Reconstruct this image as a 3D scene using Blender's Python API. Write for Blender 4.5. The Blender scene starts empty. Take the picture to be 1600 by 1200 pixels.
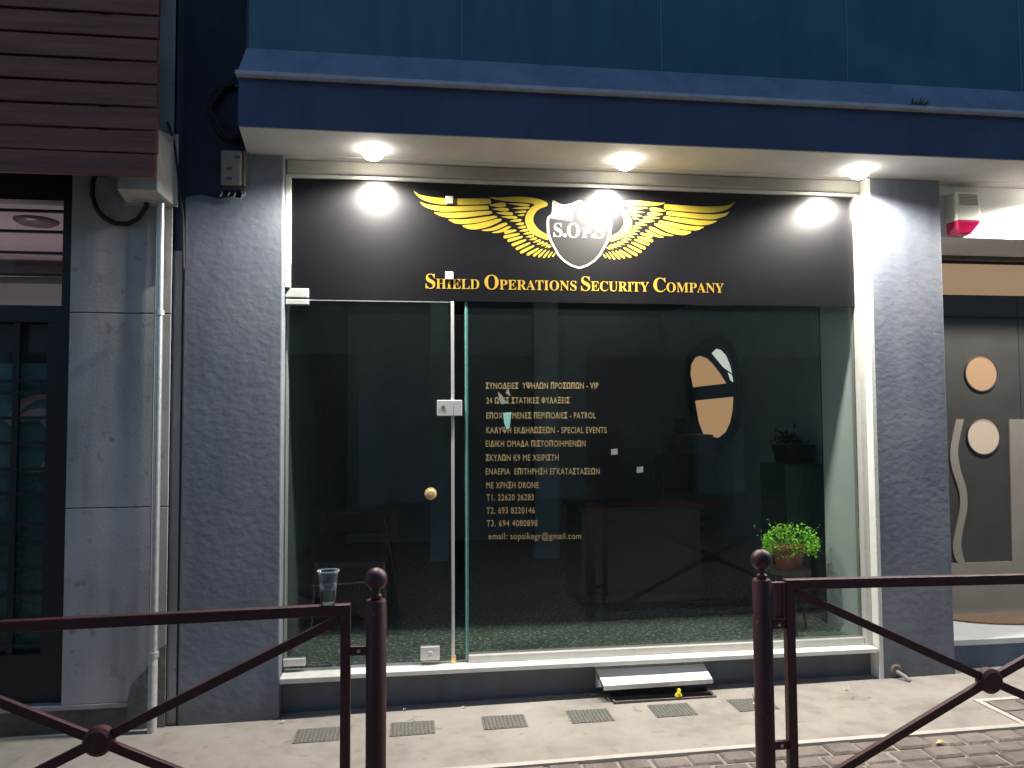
import bpy, bmesh, math, random
from mathutils import Matrix, Vector
R = math.radians
random.seed(7)
S = bpy.context.scene
COL = S.collection

# ------------------------------------------------------------------ camera
F, YAW, PITCH, ROLL = 1200.0, R(7.573), R(2.72), R(-0.331)
EYE = Vector((0, -4.5, 1.65))
fw = Vector((math.sin(YAW)*math.cos(PITCH), math.cos(YAW)*math.cos(PITCH), math.sin(PITCH)))
rt0 = Vector((math.cos(YAW), -math.sin(YAW), 0))
up0 = rt0.cross(fw)
rt = rt0*math.cos(ROLL) + up0*math.sin(ROLL)
up = -rt0*math.sin(ROLL) + up0*math.cos(ROLL)
cd = bpy.data.cameras.new('camera'); cam = bpy.data.objects.new('camera', cd); COL.objects.link(cam)
cd.sensor_width = 36; cd.lens = 36*F/1600; cd.clip_start = 0.05; cd.clip_end = 500
m = Matrix((rt, up, -fw)).transposed().to_4x4(); m.translation = EYE
cam.matrix_world = m
S.camera = cam

def at(px, py, Y):
    """survey: the point of the vertical plane y = Y that was measured at this photo pixel"""
    r = rt*((px-800)/F) + up*((600-py)/F) + fw
    return EYE + r*((Y-EYE.y)/r.y)

# ------------------------------------------------------------------ light
SKY_STRENGTH = 0.215
w = bpy.data.worlds.new('World'); S.world = w; w.use_nodes = True
nt = w.node_tree; bg = nt.nodes['Background']
sky = nt.nodes.new('ShaderNodeTexSky'); sky.sky_type = 'NISHITA'; sky.sun_disc = False
sky.sun_elevation = R(6); sky.sun_rotation = R(200); sky.ozone_density = 3.0; sky.dust_density = 0.4
nt.links.new(sky.outputs[0], bg.inputs[0]); bg.inputs[1].default_value = SKY_STRENGTH
sd = bpy.data.lights.new('sun', 'SUN'); sun = bpy.data.objects.new('sun', sd); COL.objects.link(sun)
sd.energy = 0.10; sd.angle = R(60); sd.color = (0.75, 0.82, 1.0)
sun.rotation_euler = (R(48), 0, R(-22))
LAMP, LENS = 310.0, 40.0
S.view_settings.view_transform = 'Standard'; S.view_settings.look = 'None'
S.view_settings.exposure = 0; S.view_settings.gamma = 1

# ------------------------------------------------------------------ materials
def mat(name, col, rough=0.6, metal=0.0, spec=0.5, var=0.0, vscale=6.0, bump=0.0, bscale=40.0,
        bdist=0.01, stretch=(1, 1, 1), emit=None, estr=0.0, coat=0.0, crough=0.1, speck=None):
    M = bpy.data.materials.new(name); M.use_nodes = True
    n = M.node_tree.nodes; L = M.node_tree.links; b = n['Principled BSDF']
    b.inputs['Base Color'].default_value = (*col, 1); b.inputs['Roughness'].default_value = rough
    b.inputs['Metallic'].default_value = metal; b.inputs['Specular IOR Level'].default_value = spec
    b.inputs['Coat Weight'].default_value = coat; b.inputs['Coat Roughness'].default_value = crough
    if emit: b.inputs['Emission Color'].default_value = (*emit, 1); b.inputs['Emission Strength'].default_value = estr
    if not (var or bump or speck): return M
    tc = n.new('ShaderNodeTexCoord'); mp = n.new('ShaderNodeMapping'); mp.inputs['Scale'].default_value = stretch
    L.new(tc.outputs['Object'], mp.inputs[0])
    out = None
    if var:
        nz = n.new('ShaderNodeTexNoise'); nz.inputs['Scale'].default_value = vscale; nz.inputs['Detail'].default_value = 8
        nz.inputs['Roughness'].default_value = 0.65
        L.new(mp.outputs[0], nz.inputs[0])
        rp = n.new('ShaderNodeValToRGB'); rp.color_ramp.elements[0].position = 0.3; rp.color_ramp.elements[1].position = 0.7
        lo = [c*(1-var) for c in col]; hi = [min(1, c*(1+var)) for c in col]
        rp.color_ramp.elements[0].color = (*lo, 1); rp.color_ramp.elements[1].color = (*hi, 1)
        L.new(nz.outputs[0], rp.inputs[0]); out = rp.outputs[0]
    if speck:
        vz = n.new('ShaderNodeTexNoise'); vz.inputs['Scale'].default_value = speck[0]; vz.inputs['Detail'].default_value = 2
        L.new(tc.outputs['Object'], vz.inputs[0])
        r2 = n.new('ShaderNodeValToRGB'); r2.color_ramp.elements[0].position = speck[1]; r2.color_ramp.elements[1].position = speck[1]+0.05
        mx = n.new('ShaderNodeMix'); mx.data_type = 'RGBA'; L.new(vz.outputs[0], r2.inputs[0]); L.new(r2.outputs[0], mx.inputs[0])
        if out: L.new(out, mx.inputs[6])
        else: mx.inputs[6].default_value = (*col, 1)
        mx.inputs[7].default_value = (*speck[2], 1); out = mx.outputs[2]
    if out: L.new(out, b.inputs['Base Color'])
    if bump:
        nb = n.new('ShaderNodeTexNoise'); nb.inputs['Scale'].default_value = bscale; nb.inputs['Detail'].default_value = 6
        L.new(mp.outputs[0], nb.inputs[0])
        bp = n.new('ShaderNodeBump'); bp.inputs['Strength'].default_value = bump; bp.inputs['Distance'].default_value = bdist
        L.new(nb.outputs[0], bp.inputs['Height']); L.new(bp.outputs[0], b.inputs['Normal'])
    return M

def glass(name, tint, rough=0.0, boost=1.0, dust_haze=0.0):
    M = bpy.data.materials.new(name); M.use_nodes = True
    n = M.node_tree.nodes; L = M.node_tree.links; n.remove(n['Principled BSDF'])
    o = n['Material Output']; t = n.new('ShaderNodeBsdfTransparent'); t.inputs[0].default_value = (*tint, 1)
    g = n.new('ShaderNodeBsdfGlossy'); g.inputs['Roughness'].default_value = rough
    fr = n.new('ShaderNodeFresnel'); fr.inputs[0].default_value = 1.5
    mm = n.new('ShaderNodeMath'); mm.operation = 'MULTIPLY'; mm.inputs[1].default_value = boost; L.new(fr.outputs[0], mm.inputs[0])
    mx = n.new('ShaderNodeMixShader'); L.new(mm.outputs[0], mx.inputs[0]); L.new(t.outputs[0], mx.inputs[1]); L.new(g.outputs[0], mx.inputs[2])
    res = mx.outputs[0]
    if dust_haze:
        df = n.new('ShaderNodeBsdfDiffuse'); df.inputs[0].default_value = (.55, .72, .74, 1)  # pale teal film: dust that also puts the reflection haze into the glass
        tc = n.new('ShaderNodeTexCoord'); nz = n.new('ShaderNodeTexNoise'); nz.inputs['Scale'].default_value = 2.2; nz.inputs['Detail'].default_value = 7
        mp = n.new('ShaderNodeMapping'); mp.inputs['Scale'].default_value = (1, 1, .5); L.new(tc.outputs['Object'], mp.inputs[0]); L.new(mp.outputs[0], nz.inputs[0])
        mr = n.new('ShaderNodeMapRange'); mr.inputs[1].default_value = .35; mr.inputs[2].default_value = .75; mr.inputs[3].default_value = dust_haze*.4; mr.inputs[4].default_value = dust_haze*1.8
        L.new(nz.outputs[0], mr.inputs[0])
        m2 = n.new('ShaderNodeMixShader'); L.new(mr.outputs[0], m2.inputs[0]); L.new(res, m2.inputs[1]); L.new(df.outputs[0], m2.inputs[2]); res = m2.outputs[0]
    L.new(res, o.inputs[0])
    return M

def streaky(name, base, dark, light, rough=0.85, bump=0.25, bscale=60, bdist=0.004, spots=True, splash=None):
    """old grey render with vertical run-off streaks and blotches"""
    M = bpy.data.materials.new(name); M.use_nodes = True
    n = M.node_tree.nodes; L = M.node_tree.links; b = n['Principled BSDF']; b.inputs['Roughness'].default_value = rough
    tc = n.new('ShaderNodeTexCoord')
    def noise(sc, stretch, det=6):
        mp = n.new('ShaderNodeMapping'); mp.inputs['Scale'].default_value = stretch; L.new(tc.outputs['Object'], mp.inputs[0])
        z = n.new('ShaderNodeTexNoise'); z.inputs['Scale'].default_value = sc; z.inputs['Detail'].default_value = det
        L.new(mp.outputs[0], z.inputs[0]); return z.outputs[0]
    def ramp(src, a, c):
        r = n.new('ShaderNodeValToRGB'); r.color_ramp.elements[0].position = a; r.color_ramp.elements[1].position = c
        L.new(src, r.inputs[0]); return r.outputs[0]
    def mix(f, A, B):
        x = n.new('ShaderNodeMix'); x.data_type = 'RGBA'; L.new(f, x.inputs[0])
        for s, i in ((A, 6), (B, 7)):
            if isinstance(s, tuple): x.inputs[i].default_value = (*s, 1)
            else: L.new(s, x.inputs[i])
        return x.outputs[2]
    c = mix(ramp(noise(3.0, (3, 3, 0.35)), 0.4, 0.75), base, dark)
    c = mix(ramp(noise(2.2, (1, 1, 1)), 0.45, 0.7), c, light)
    if spots: c = mix(ramp(noise(14, (1, 1, 1)), 0.62, 0.74), c, dark)
    if splash:
        sx = n.new('ShaderNodeSeparateXYZ'); L.new(tc.outputs['Object'], sx.inputs[0])
        md = n.new('ShaderNodeMath'); md.operation = 'MULTIPLY_ADD'; md.inputs[1].default_value = 0.55; L.new(noise(7, (1, 1, .6)), md.inputs[0]); L.new(sx.outputs[2], md.inputs[2])
        rp = n.new('ShaderNodeValToRGB'); rp.color_ramp.elements[0].position = 0.34; rp.color_ramp.elements[0].color = (.75, .75, .75, 1)
        rp.color_ramp.elements[1].position = 0.52; rp.color_ramp.elements[1].color = (0, 0, 0, 1); L.new(md.outputs[0], rp.inputs[0])
        c = mix(rp.outputs[0], c, splash)
    L.new(c, b.inputs['Base Color'])
    bp = n.new('ShaderNodeBump'); bp.inputs['Strength'].default_value = bump; bp.inputs['Distance'].default_value = bdist
    L.new(noise(bscale, (1, 1, 1.2)), bp.inputs['Height']); L.new(bp.outputs[0], b.inputs['Normal'])
    return M

def pavement_mat():
    M = streaky('pavement_screed', (0.275, 0.247, 0.216), (0.195, 0.175, 0.152), (0.325, 0.295, 0.26))
    n = M.node_tree.nodes; L = M.node_tree.links; b = n['Principled BSDF']
    src = b.inputs['Base Color'].links[0].from_socket
    tc = n.new('ShaderNodeTexCoord')
    def blot(loc, sc, src, col):
        mp = n.new('ShaderNodeMapping'); mp.inputs['Location'].default_value = (-loc[0]*sc[0], -loc[1]*sc[1], 0)
        mp.inputs['Scale'].default_value = (sc[0], sc[1], 0); L.new(tc.outputs['Object'], mp.inputs[0])
        nz = n.new('ShaderNodeTexNoise'); nz.inputs['Scale'].default_value = 14; L.new(tc.outputs['Object'], nz.inputs[0])
        ln = n.new('ShaderNodeVectorMath'); ln.operation = 'LENGTH'; L.new(mp.outputs[0], ln.inputs[0])
        ad = n.new('ShaderNodeMath'); ad.operation = 'ADD'; L.new(ln.outputs['Value'], ad.inputs[0]); L.new(nz.outputs[0], ad.inputs[1])
        rp = n.new('ShaderNodeValToRGB'); rp.color_ramp.elements[0].position = 0.95; rp.color_ramp.elements[0].color = (1, 1, 1, 1)
        rp.color_ramp.elements[1].position = 1.35; rp.color_ramp.elements[1].color = (0, 0, 0, 1); L.new(ad.outputs[0], rp.inputs[0])
        ml = n.new('ShaderNodeMath'); ml.operation = 'MULTIPLY'; ml.inputs[1].default_value = 0.5; L.new(rp.outputs[0], ml.inputs[0])
        x = n.new('ShaderNodeMix'); x.data_type = 'RGBA'; L.new(ml.outputs[0], x.inputs[0]); L.new(src, x.inputs[6])
        x.inputs[7].default_value = (*col, 1); return x.outputs[2]
    for loc, sc in (((2.47, -0.36), (4.5, 12)), ((0.35, -0.52), (16, 34)), ((1.25, -0.62), (13, 40)), ((1.72, -0.6), (6, 42)),
                    ((2.75, -0.55), (3.5, 14)), ((-0.05, -0.55), (20, 40)), ((3.0, -0.62), (3.5, 22))):
        src = blot(loc, sc, src, (0.19, 0.165, 0.13))
    L.new(src, b.inputs['Base Color'])
    return M

PL = streaky('slate_grey_plaster', (0.155, 0.172, 0.207), (0.112, 0.125, 0.158), (0.19, 0.205, 0.235), 0.7, 0.24, 22, 0.010, False, (0.10, 0.10, 0.105))
PLINTH = streaky('slate_grey_paint', (0.115, 0.128, 0.16), (0.075, 0.083, 0.105), (0.14, 0.15, 0.18), 0.65, 0.25, 30, 0.006, True, (0.095, 0.10, 0.115))
NAVY = mat('dark_navy_plaster', (0.02, 0.024, 0.045), 0.8, var=0.3, vscale=5, bump=0.3)
BLUE = streaky('blue_fascia_paint', (0.045, 0.077, 0.150), (0.033, 0.057, 0.115), (0.056, 0.09, 0.165), 0.75, 0.25, 50, 0.004, False)
TEAL = streaky('teal_blue_panel', (0.017, 0.094, 0.155), (0.015, 0.068, 0.128), (0.023, 0.118, 0.175), 0.42, 0.06, 4, 0.01, False)
LEDGE = streaky('weathered_blue_ledge', (0.18, 0.22, 0.31), (0.12, 0.155, 0.24), (0.225, 0.265, 0.35), 0.75, 0.3, 60, 0.004)
LEDGE2 = mat('pale_blue_ledge_edge', (0.40, 0.43, 0.50), 0.75, var=0.2, vscale=9)
SOFFIT = mat('soffit_paint', (0.50, 0.485, 0.47), 0.8, var=0.08, vscale=6, bump=0.2, bscale=60, bdist=0.004)
HEAD = mat('header_render', (0.30, 0.285, 0.25), 0.7, var=0.1, vscale=8, bump=0.15)
ALU = mat('aluminium_frame', (0.55, 0.54, 0.50), 0.45, 0.35, var=0.08, vscale=20)
STEEL = mat('brushed_steel', (0.74, 0.73, 0.70), 0.35, 0.55)
MARBLE = mat('white_marble', (0.72, 0.70, 0.66), 0.4, var=0.12, vscale=12)
REVEAL = mat('pale_reveal_paint', (0.62, 0.62, 0.57), 0.75, var=0.06, vscale=8, bump=0.15)
GLASS = glass('clear_glass', (0.95, 0.985, 0.975), boost=0.6, dust_haze=0.0045)
GEDGE = mat('green_glass_edge', (0.07, 0.24, 0.215), 0.2, spec=0.8, var=0.25, vscale=30)
SIGNB = mat('black_sign_film', (0.0035, 0.0032, 0.004), 0.38, spec=0.25, var=0.2, vscale=30, coat=0.42, crough=0.20)
GOLD = mat('yellow_sign_print', (0.36, 0.27, 0.030), 0.36, spec=0.5, var=0.05, vscale=8)
GOLDT = mat('gold_letter_print', (0.35, 0.22, 0.028), 0.36, spec=0.5)
CREAM = mat('cream_sign_print', (0.42, 0.385, 0.31), 0.36, spec=0.5)
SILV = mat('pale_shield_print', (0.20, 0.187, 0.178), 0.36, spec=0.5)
DIMGOLD = mat('gold_window_vinyl', (0.27, 0.205, 0.095), 0.5)
MAROON = mat('maroon_railing_paint', (0.050, 0.011, 0.014), 0.48, var=0.3, vscale=14, speck=(70, .70, (.13, .07, .055)), bump=0.12, bscale=90, bdist=0.002)
WALL_L = streaky('old_grey_render', (0.37, 0.36, 0.355), (0.22, 0.213, 0.205), (0.43, 0.415, 0.41))
BASE_L = mat('stained_concrete_base', (0.12, 0.10, 0.085), 0.85, var=0.35, vscale=8, bump=0.4)
BLACK = mat('black_metal', (0.010, 0.010, 0.012), 0.5)
DARKF = mat('near_black_paint', (0.014, 0.012, 0.014), 0.5, var=0.2)
GALV = mat('galvanised_steel', (0.55, 0.57, 0.58), 0.38, 0.7, var=0.15, vscale=30)
WOOD = mat('brown_slat_wood', (0.185, 0.066, 0.046), 0.65, var=0.35, vscale=5, bump=0.3, bscale=20, stretch=(0.35, 1, 6))
BOXW = mat('white_plastic_box', (0.52, 0.50, 0.46), 0.5, var=0.12, vscale=12)
BEIGE = mat('aged_beige_plastic', (0.24, 0.215, 0.16), 0.5, var=0.15, vscale=20)
PAVE = pavement_mat()
SETT = mat('paving_block_stone', (0.175, 0.145, 0.125), 0.85, var=0.38, vscale=4.5, bump=0.8, bscale=38, bdist=0.01)
JOINT = mat('sandy_paving_joint', (0.26, 0.23, 0.195), 0.9, var=0.2, vscale=30)
STRIP = mat('pale_kerb_strip', (0.43, 0.40, 0.35), 0.7, var=0.12, vscale=10)
FLOOR = mat('dark_green_terrazzo', (0.085, 0.115, 0.095), 0.45, var=0.6, vscale=28, speck=(46, 0.58, (0.42, 0.48, 0.42)))
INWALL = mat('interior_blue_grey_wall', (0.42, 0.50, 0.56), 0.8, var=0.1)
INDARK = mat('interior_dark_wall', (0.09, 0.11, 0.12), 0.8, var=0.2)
COUNTER = mat('dark_brown_counter_board', (0.04, 0.032, 0.028), 0.5, var=0.2)
LEAFM = mat('lime_green_leaf', (0.34, 0.78, 0.06), 0.5, var=0.35, vscale=25)
POT = mat('terracotta_pot', (0.30, 0.07, 0.05), 0.6, var=0.1)
BRASS = mat('polished_brass', (0.80, 0.58, 0.28), 0.3, 0.5)
GRATE = mat('pavement_grate_iron', (0.10, 0.10, 0.085), 0.7, var=0.35, vscale=40)
ORANGE = mat('lit_room_orange', (0.12, 0.08, 0.05), 0.6, emit=(0.60, 0.34, 0.17), estr=0.70)
ORANGE2 = mat('lit_room_pale', (0.2, 0.17, 0.14), 0.6, emit=(0.62, 0.45, 0.33), estr=0.6)
WHITELIT = mat('lit_room_white', (0.6, 0.6, 0.55), 0.6, emit=(0.70, 0.72, 0.62), estr=0.8)

# ------------------------------------------------------------------ mesh helpers
class MB:
    def __init__(s): s.v = []; s.f = []
    def add(s, vs, fs):
        k = len(s.v); s.v += [tuple(v) for v in vs]; s.f += [[i+k for i in f] for f in fs]; return s
    def box(s, x0, x1, y0, y1, z0, z1):
        return s.hexa([(x0,y0,z0),(x1,y0,z0),(x1,y1,z0),(x0,y1,z0),(x0,y0,z1),(x1,y0,z1),(x1,y1,z1),(x0,y1,z1)])
    def hexa(s, vs):
        return s.add(vs, [(3,2,1,0),(4,5,6,7),(0,1,5,4),(1,2,6,5),(2,3,7,6),(3,0,4,7)])
    def bar(s, p, q, wd, dp):
        """square bar between two points in a vertical plane y = const"""
        p, q = Vector(p), Vector(q); d = (q-p).normalized(); nn = Vector((-d.z, 0, d.x))*wd/2; yy = Vector((0, dp/2, 0))
        return s.hexa([p-nn-yy, q-nn-yy, q-nn+yy, p-nn+yy, p+nn-yy, q+nn-yy, q+nn+yy, p+nn+yy])
    def lathe(s, prof, c, n=24, axis='z', cap=True):
        c = Vector(c); vs = []; fs = []; k = len(prof)
        for i in range(n):
            a = 2*math.pi*i/n
            for r, h in prof:
                if axis == 'z': vs.append(c+Vector((r*math.cos(a), r*math.sin(a), h)))
                elif axis == 'y': vs.append(c+Vector((r*math.cos(a), h, -r*math.sin(a))))
                else: vs.append(c+Vector((h, r*math.cos(a), r*math.sin(a))))
        for i in range(n):
            j = (i+1) % n
            for t in range(k-1): fs.append((i*k+t, j*k+t, j*k+t+1, i*k+t+1))
        if cap:
            if prof[0][0] > 1e-6: fs.append([i*k for i in range(n)][::-1])
            if prof[-1][0] > 1e-6: fs.append([i*k+k-1 for i in range(n)])
        return s.add(vs, fs)
    def tube(s, pts, r, n=8):
        pts = [Vector(p) for p in pts]; vs = []; fs = []; prev = None
        for i, p in enumerate(pts):
            t = (pts[min(i+1, len(pts)-1)]-pts[max(i-1, 0)]).normalized()
            if prev is None:
                a = Vector((0, 0, 1)) if abs(t.z) < 0.9 else Vector((1, 0, 0)); u = t.cross(a).normalized()
            else: u = (prev - t*prev.dot(t)).normalized()
            prev = u; v = t.cross(u)
            for k in range(n):
                a = 2*math.pi*k/n; vs.append(p + (u*math.cos(a)+v*math.sin(a))*r)
        for i in range(len(pts)-1):
            for k in range(n): fs.append((i*n+k, i*n+(k+1) % n, (i+1)*n+(k+1) % n, (i+1)*n+k))
        fs.append(list(range(n))[::-1]); fs.append([(len(pts)-1)*n+k for k in range(n)])
        return s.add(vs, fs)
    def poly(s, pts, y):
        """flat outline (x,z) on the plane y, facing the street"""
        a = sum(pts[i][0]*pts[(i+1) % len(pts)][1]-pts[(i+1) % len(pts)][0]*pts[i][1] for i in range(len(pts)))
        if a < 0: pts = pts[::-1]
        return s.add([(x, y, z) for x, z in pts], [list(range(len(pts)))])
    def prism(s, pts, y0, y1):
        a = sum(pts[i][0]*pts[(i+1) % len(pts)][1]-pts[(i+1) % len(pts)][0]*pts[i][1] for i in range(len(pts)))
        if a < 0: pts = pts[::-1]
        n = len(pts)
        return s.add([(x, y0, z) for x, z in pts]+[(x, y1, z) for x, z in pts],
                     [list(range(n)), [n+i for i in range(n)][::-1]]+[(i, n+i, n+(i+1) % n, (i+1) % n) for i in range(n)])
    def build(s, name, m, parent=None, bevel=0, smooth=False):
        me = bpy.data.meshes.new(name); me.from_pydata(s.v, [], s.f); me.update()
        o = bpy.data.objects.new(name, me); COL.objects.link(o); me.materials.append(m)
        if smooth:
            for p in me.polygons: p.use_smooth = True
            me.set_sharp_from_angle(angle=R(40))
        if bevel:
            b = o.modifiers.new('bevel', 'BEVEL'); b.width = bevel; b.segments = 2; b.limit_method = 'ANGLE'
        if parent:
            o.parent = parent
            if parent.type == 'EMPTY': o.location = -parent.location
        return o

def thing(name, label, cat, loc, group=None):
    o = bpy.data.objects.new(name, None); COL.objects.link(o); o.location = loc; o.empty_display_size = 0.1
    return tag(o, label, cat, group)
def tag(o, label, cat, group=None, kind=None):
    if label: o['label'] = label
    if cat: o['category'] = cat
    if group: o['group'] = group
    if kind: o['kind'] = kind
    return o
def structure(o): o['kind'] = 'structure'; return o
def copy_thing(src, loc, label):
    r = src.copy(); COL.objects.link(r); r['label'] = label; r.location = loc
    for ch in src.children:
        c = ch.copy(); COL.objects.link(c); c.parent = r
        for g in ch.children:
            d = g.copy(); COL.objects.link(d); d.parent = c
    return r
MATH = {**{chr(65+i): chr(0x1D400+i) for i in range(26)}}
SANSB = dict(zip('ΑΒΓΔΕΖΗΘΙΚΛΜΝΞΟΠΡϴΣΤΥΦΧΨΩ', [chr(0x1D756+i) for i in range(25)]))
LAT = dict(zip('ΑΒΕΖΗΙΚΜΝΟΡΤΥΧ', 'ABEZHIKMNOPTYX'))
def glyphs(text, offset=0.0, space=1.0):
    c = bpy.data.curves.new('tmp', 'FONT'); c.body = text; c.offset = offset; c.space_character = space; c.resolution_u = 3
    o = bpy.data.objects.new('tmp', c); COL.objects.link(o); bpy.context.view_layer.update()
    me = bpy.data.meshes.new_from_object(o.evaluated_get(bpy.context.evaluated_depsgraph_get()))
    vs = [(v.co.x, v.co.y) for v in me.vertices]; fs = [list(p.vertices) for p in me.polygons]
    bpy.data.objects.remove(o); bpy.data.curves.remove(c); bpy.data.meshes.remove(me)
    return vs, fs
def put_text(mb, vs, fs, a, b, z1, Y):
    """fit glyphs between points a and b (their baseline); z1 = size factor in height"""
    xs = [v[0] for v in vs]; x0, x1 = min(xs), max(xs); L = b.x-a.x
    out = []
    for x, y in vs:
        t = (x-x0)/(x1-x0); out.append((a.x+t*L, Y, a.z+t*(b.z-a.z)+y*z1))
    mb.add(out, fs)
def gz(x, y=0): return 0.038 + 0.012*x

# ------------------------------------------------------------------ ground
def sheet(name, rects, m, dz=0.0):
    b = MB()
    for x0, x1, y0, y1 in rects:
        b.add([(x0, y0, gz(x0)+dz), (x1, y0, gz(x1)+dz), (x1, y1, gz(x1)+dz), (x0, y1, gz(x0)+dz)], [(0, 1, 2, 3)])
    return structure(b.build(name, m))
HX0, HX1, HY0, HY1 = 1.15, 1.73, -0.205, -0.045
sheet('pavement', [(-40, HX0, -0.85, 0.02), (HX1, 40, -0.85, 0.02), (HX0, HX1, -0.85, HY0), (HX0, HX1, HY1, 0.02)], PAVE)
sheet('ground', [(-60, 60, -60, -0.845)], JOINT, -0.012)
structure(MB().hexa([(-12,-0.885,-.12),(12,-0.885,.17),(12,-0.848,.17),(-12,-0.848,-.12),(-12,-0.885,gz(-12)+.004),(12,-0.885,gz(12)+.004),(12,-0.848,gz(12)+.004),(-12,-0.848,gz(-12)+.004)]).build('kerb_strip', STRIP))
b = MB()
rows = 0; y = -0.892
while y > -2.6:
    x = -4.0 + (0.07 if rows % 2 else 0) - 0.03*rows; dy = 0.118
    while x < 6.5:
        wd = random.uniform(0.15, 0.185); j = [random.uniform(-.004, .004) for _ in range(4)]; h = random.uniform(-.004, .003)
        x0, x1, y1, y0 = x+.007+j[0], x+wd-.007+j[1], y-.006+j[2], y-dy+.007+j[3]
        e = 0.010; zb = -0.05
        vs = [(x0, y0, gz(x0)+zb), (x1, y0, gz(x1)+zb), (x1, y1, gz(x1)+zb), (x0, y1, gz(x0)+zb),
              (x0, y0, gz(x0)-.010+h), (x1, y0, gz(x1)-.010+h), (x1, y1, gz(x1)-.010+h), (x0, y1, gz(x0)-.010+h),
              (x0+e, y0+e, gz(x0)+h), (x1-e, y0+e, gz(x1)+h), (x1-e, y1-e, gz(x1)+h), (x0+e, y1-e, gz(x0)+h)]
        b.add(vs, [(0,1,5,4),(1,2,6,5),(2,3,7,6),(3,0,4,7),(4,5,9,8),(5,6,10,9),(6,7,11,10),(7,4,8,11),(8,9,10,11)])
        x += wd
    y -= dy; rows += 1
structure(b.build('block_paving', SETT))
# small paved inset at the right, framed by a pale strip
b = MB()
for x0, x1, y0, y1 in ((3.115, 3.15, -0.848, -0.505), (3.15, 4.6, -0.54, -0.505)):
    b.add([(x0, y0, gz(x0)+.004), (x1, y0, gz(x1)+.004), (x1, y1, gz(x1)+.004), (x0, y1, gz(x0)+.004)], [(0, 1, 2, 3)])
structure(b.build('inset_strip', STRIP))
b = MB()
for i in range(8):
    for k in range(2):
        x0 = 3.16+i*.175; y0 = -0.84+k*.15; x1 = x0+.163; y1 = y0+.138
        b.add([(x0, y0, gz(x0)+.006), (x1, y0, gz(x1)+.006), (x1, y1, gz(x1)+.006), (x0, y1, gz(x0)+.006)], [(0, 1, 2, 3)])
structure(b.build('inset_paving', SETT))

# ------------------------------------------------------------------ the shop building
sh = thing('shop_building', 'shop with slate grey pillars, blue upper storey and a wide glass front', 'building', (1.05, 0, 0))
SX0, SX1 = -0.707, 2.80
MB().prism([(-1.236, -.1), (-.707, -.1), (-.707, 3.158), (-.935, 3.158), (-.935, 2.90), (-.99, 2.91), (-1.06, 2.895), (-1.15, 2.915), (-1.236, 2.90)], -.10, .02).build('pillar', PL, sh, .008)
MB().box(2.80+.022, 3.325, -.10, .30, -.1, 3.158).build('pillar', PL, sh, .008)
MB().box(-1.25, -.92, -.085, .02, 2.86, 7).build('upper_side_wall', NAVY, sh)
MB().box(-1.30, -1.245, -.06, .02, 2.6, 7).build('side_strip', mat('blue_lit_strip', (.07, .08, .11), .8, var=.2), sh)  # paler than the navy wall: the blue light on it is in the colour
MB().box(SX0, 2.821, -.012, .30, -.1, .245).build('plinth', PLINTH, sh)
MB().box(SX0+.002, -.345, -.118, .06, .222, .252).build('door_step', mat('grey_marble', (.50, .49, .46), .5, var=.15, vscale=12), sh, .004)
MB().box(-.343, 2.815, -.105, .06, .230, .257).build('window_sill', MARBLE, sh, .004)
# canopy
ca = MB().box(-.872, 9, -.50, .02, 3.160, 3.412).build('canopy', BLUE, sh, .004)
MB().box(-.880, 9, -.545, -.34, 3.412, 3.432).build('cornice', LEDGE2, ca, .003)
MB().hexa([(-.870,-.525,3.432),(9,-.525,3.432),(9,-.30,3.432),(-.870,-.30,3.432),(-.862,-.36,3.635),(9,-.36,3.635),(9,-.30,3.635),(-.862,-.30,3.635)]).build('sloped_ledge', LEDGE, ca)
MB().hexa([(-.895,-.108,3.152),(9,-.108,3.152),(9,.02,3.152),(-.895,.02,3.152),(-.895,-.108,3.1601),(9,-.108,3.1601),(9,.02,3.1601),(-.895,.02,3.1601)]).build('soffit_batten', SOFFIT, ca)
MB().hexa([(-.866,-.494,3.154),(9,-.494,3.154),(9,-.110,3.154),(-.905,-.110,3.154),(-.866,-.494,3.1599),(9,-.494,3.1599),(9,-.110,3.1599),(-.905,-.110,3.1599)]).build('soffit', SOFFIT, ca)
xs = [-.856, .284, 1.424, 2.564, 3.700, 4.84, 5.98]
for i in range(6):
    MB().box(xs[i]+.004, xs[i+1]-.004, -.35, -.31, 3.60, 7).build('facade_panel', TEAL, sh, .002)
MB().box(-.850, 6, -.33, 0, 3.60, 7).build('facade_backing', mat('panel_joint_blue', (.05, .11, .17), .6), sh)  # plain backing colour that shows in the gaps between panels
for x in xs[1:-1]:
    MB().box(x-.0035, x+.0035, -.353, -.33, 3.64, 7).build('joint_strip', mat('pale_joint_sealant', (.10, .20, .28), .6), sh)
# header above the sign, frame
MB().box(SX0+.001, 2.821, -.045, .02, 3.075, 3.152).build('header_beam', HEAD, sh, .012)
MB().box(SX0+.001, 2.821, -.025, .02, 3.052, 3.075).build('header_frame', ALU, sh, .003)
MB().box(SX0+.001, -.676, -.03, .05, 2.415, 3.052).build('frame_post', REVEAL, sh, .003)
MB().box(2.782, 2.821, -.04, .05, .258, 3.052).build('frame_post', ALU, sh, .004)
MB().box(2.8215, 2.850, -.104, .02, .0, 3.150).build('reveal_trim', REVEAL, sh, .004)
MB().box(.335, 2.781, -.022, .05, .258, .300).build('bottom_frame', ALU, sh, .004)
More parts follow.
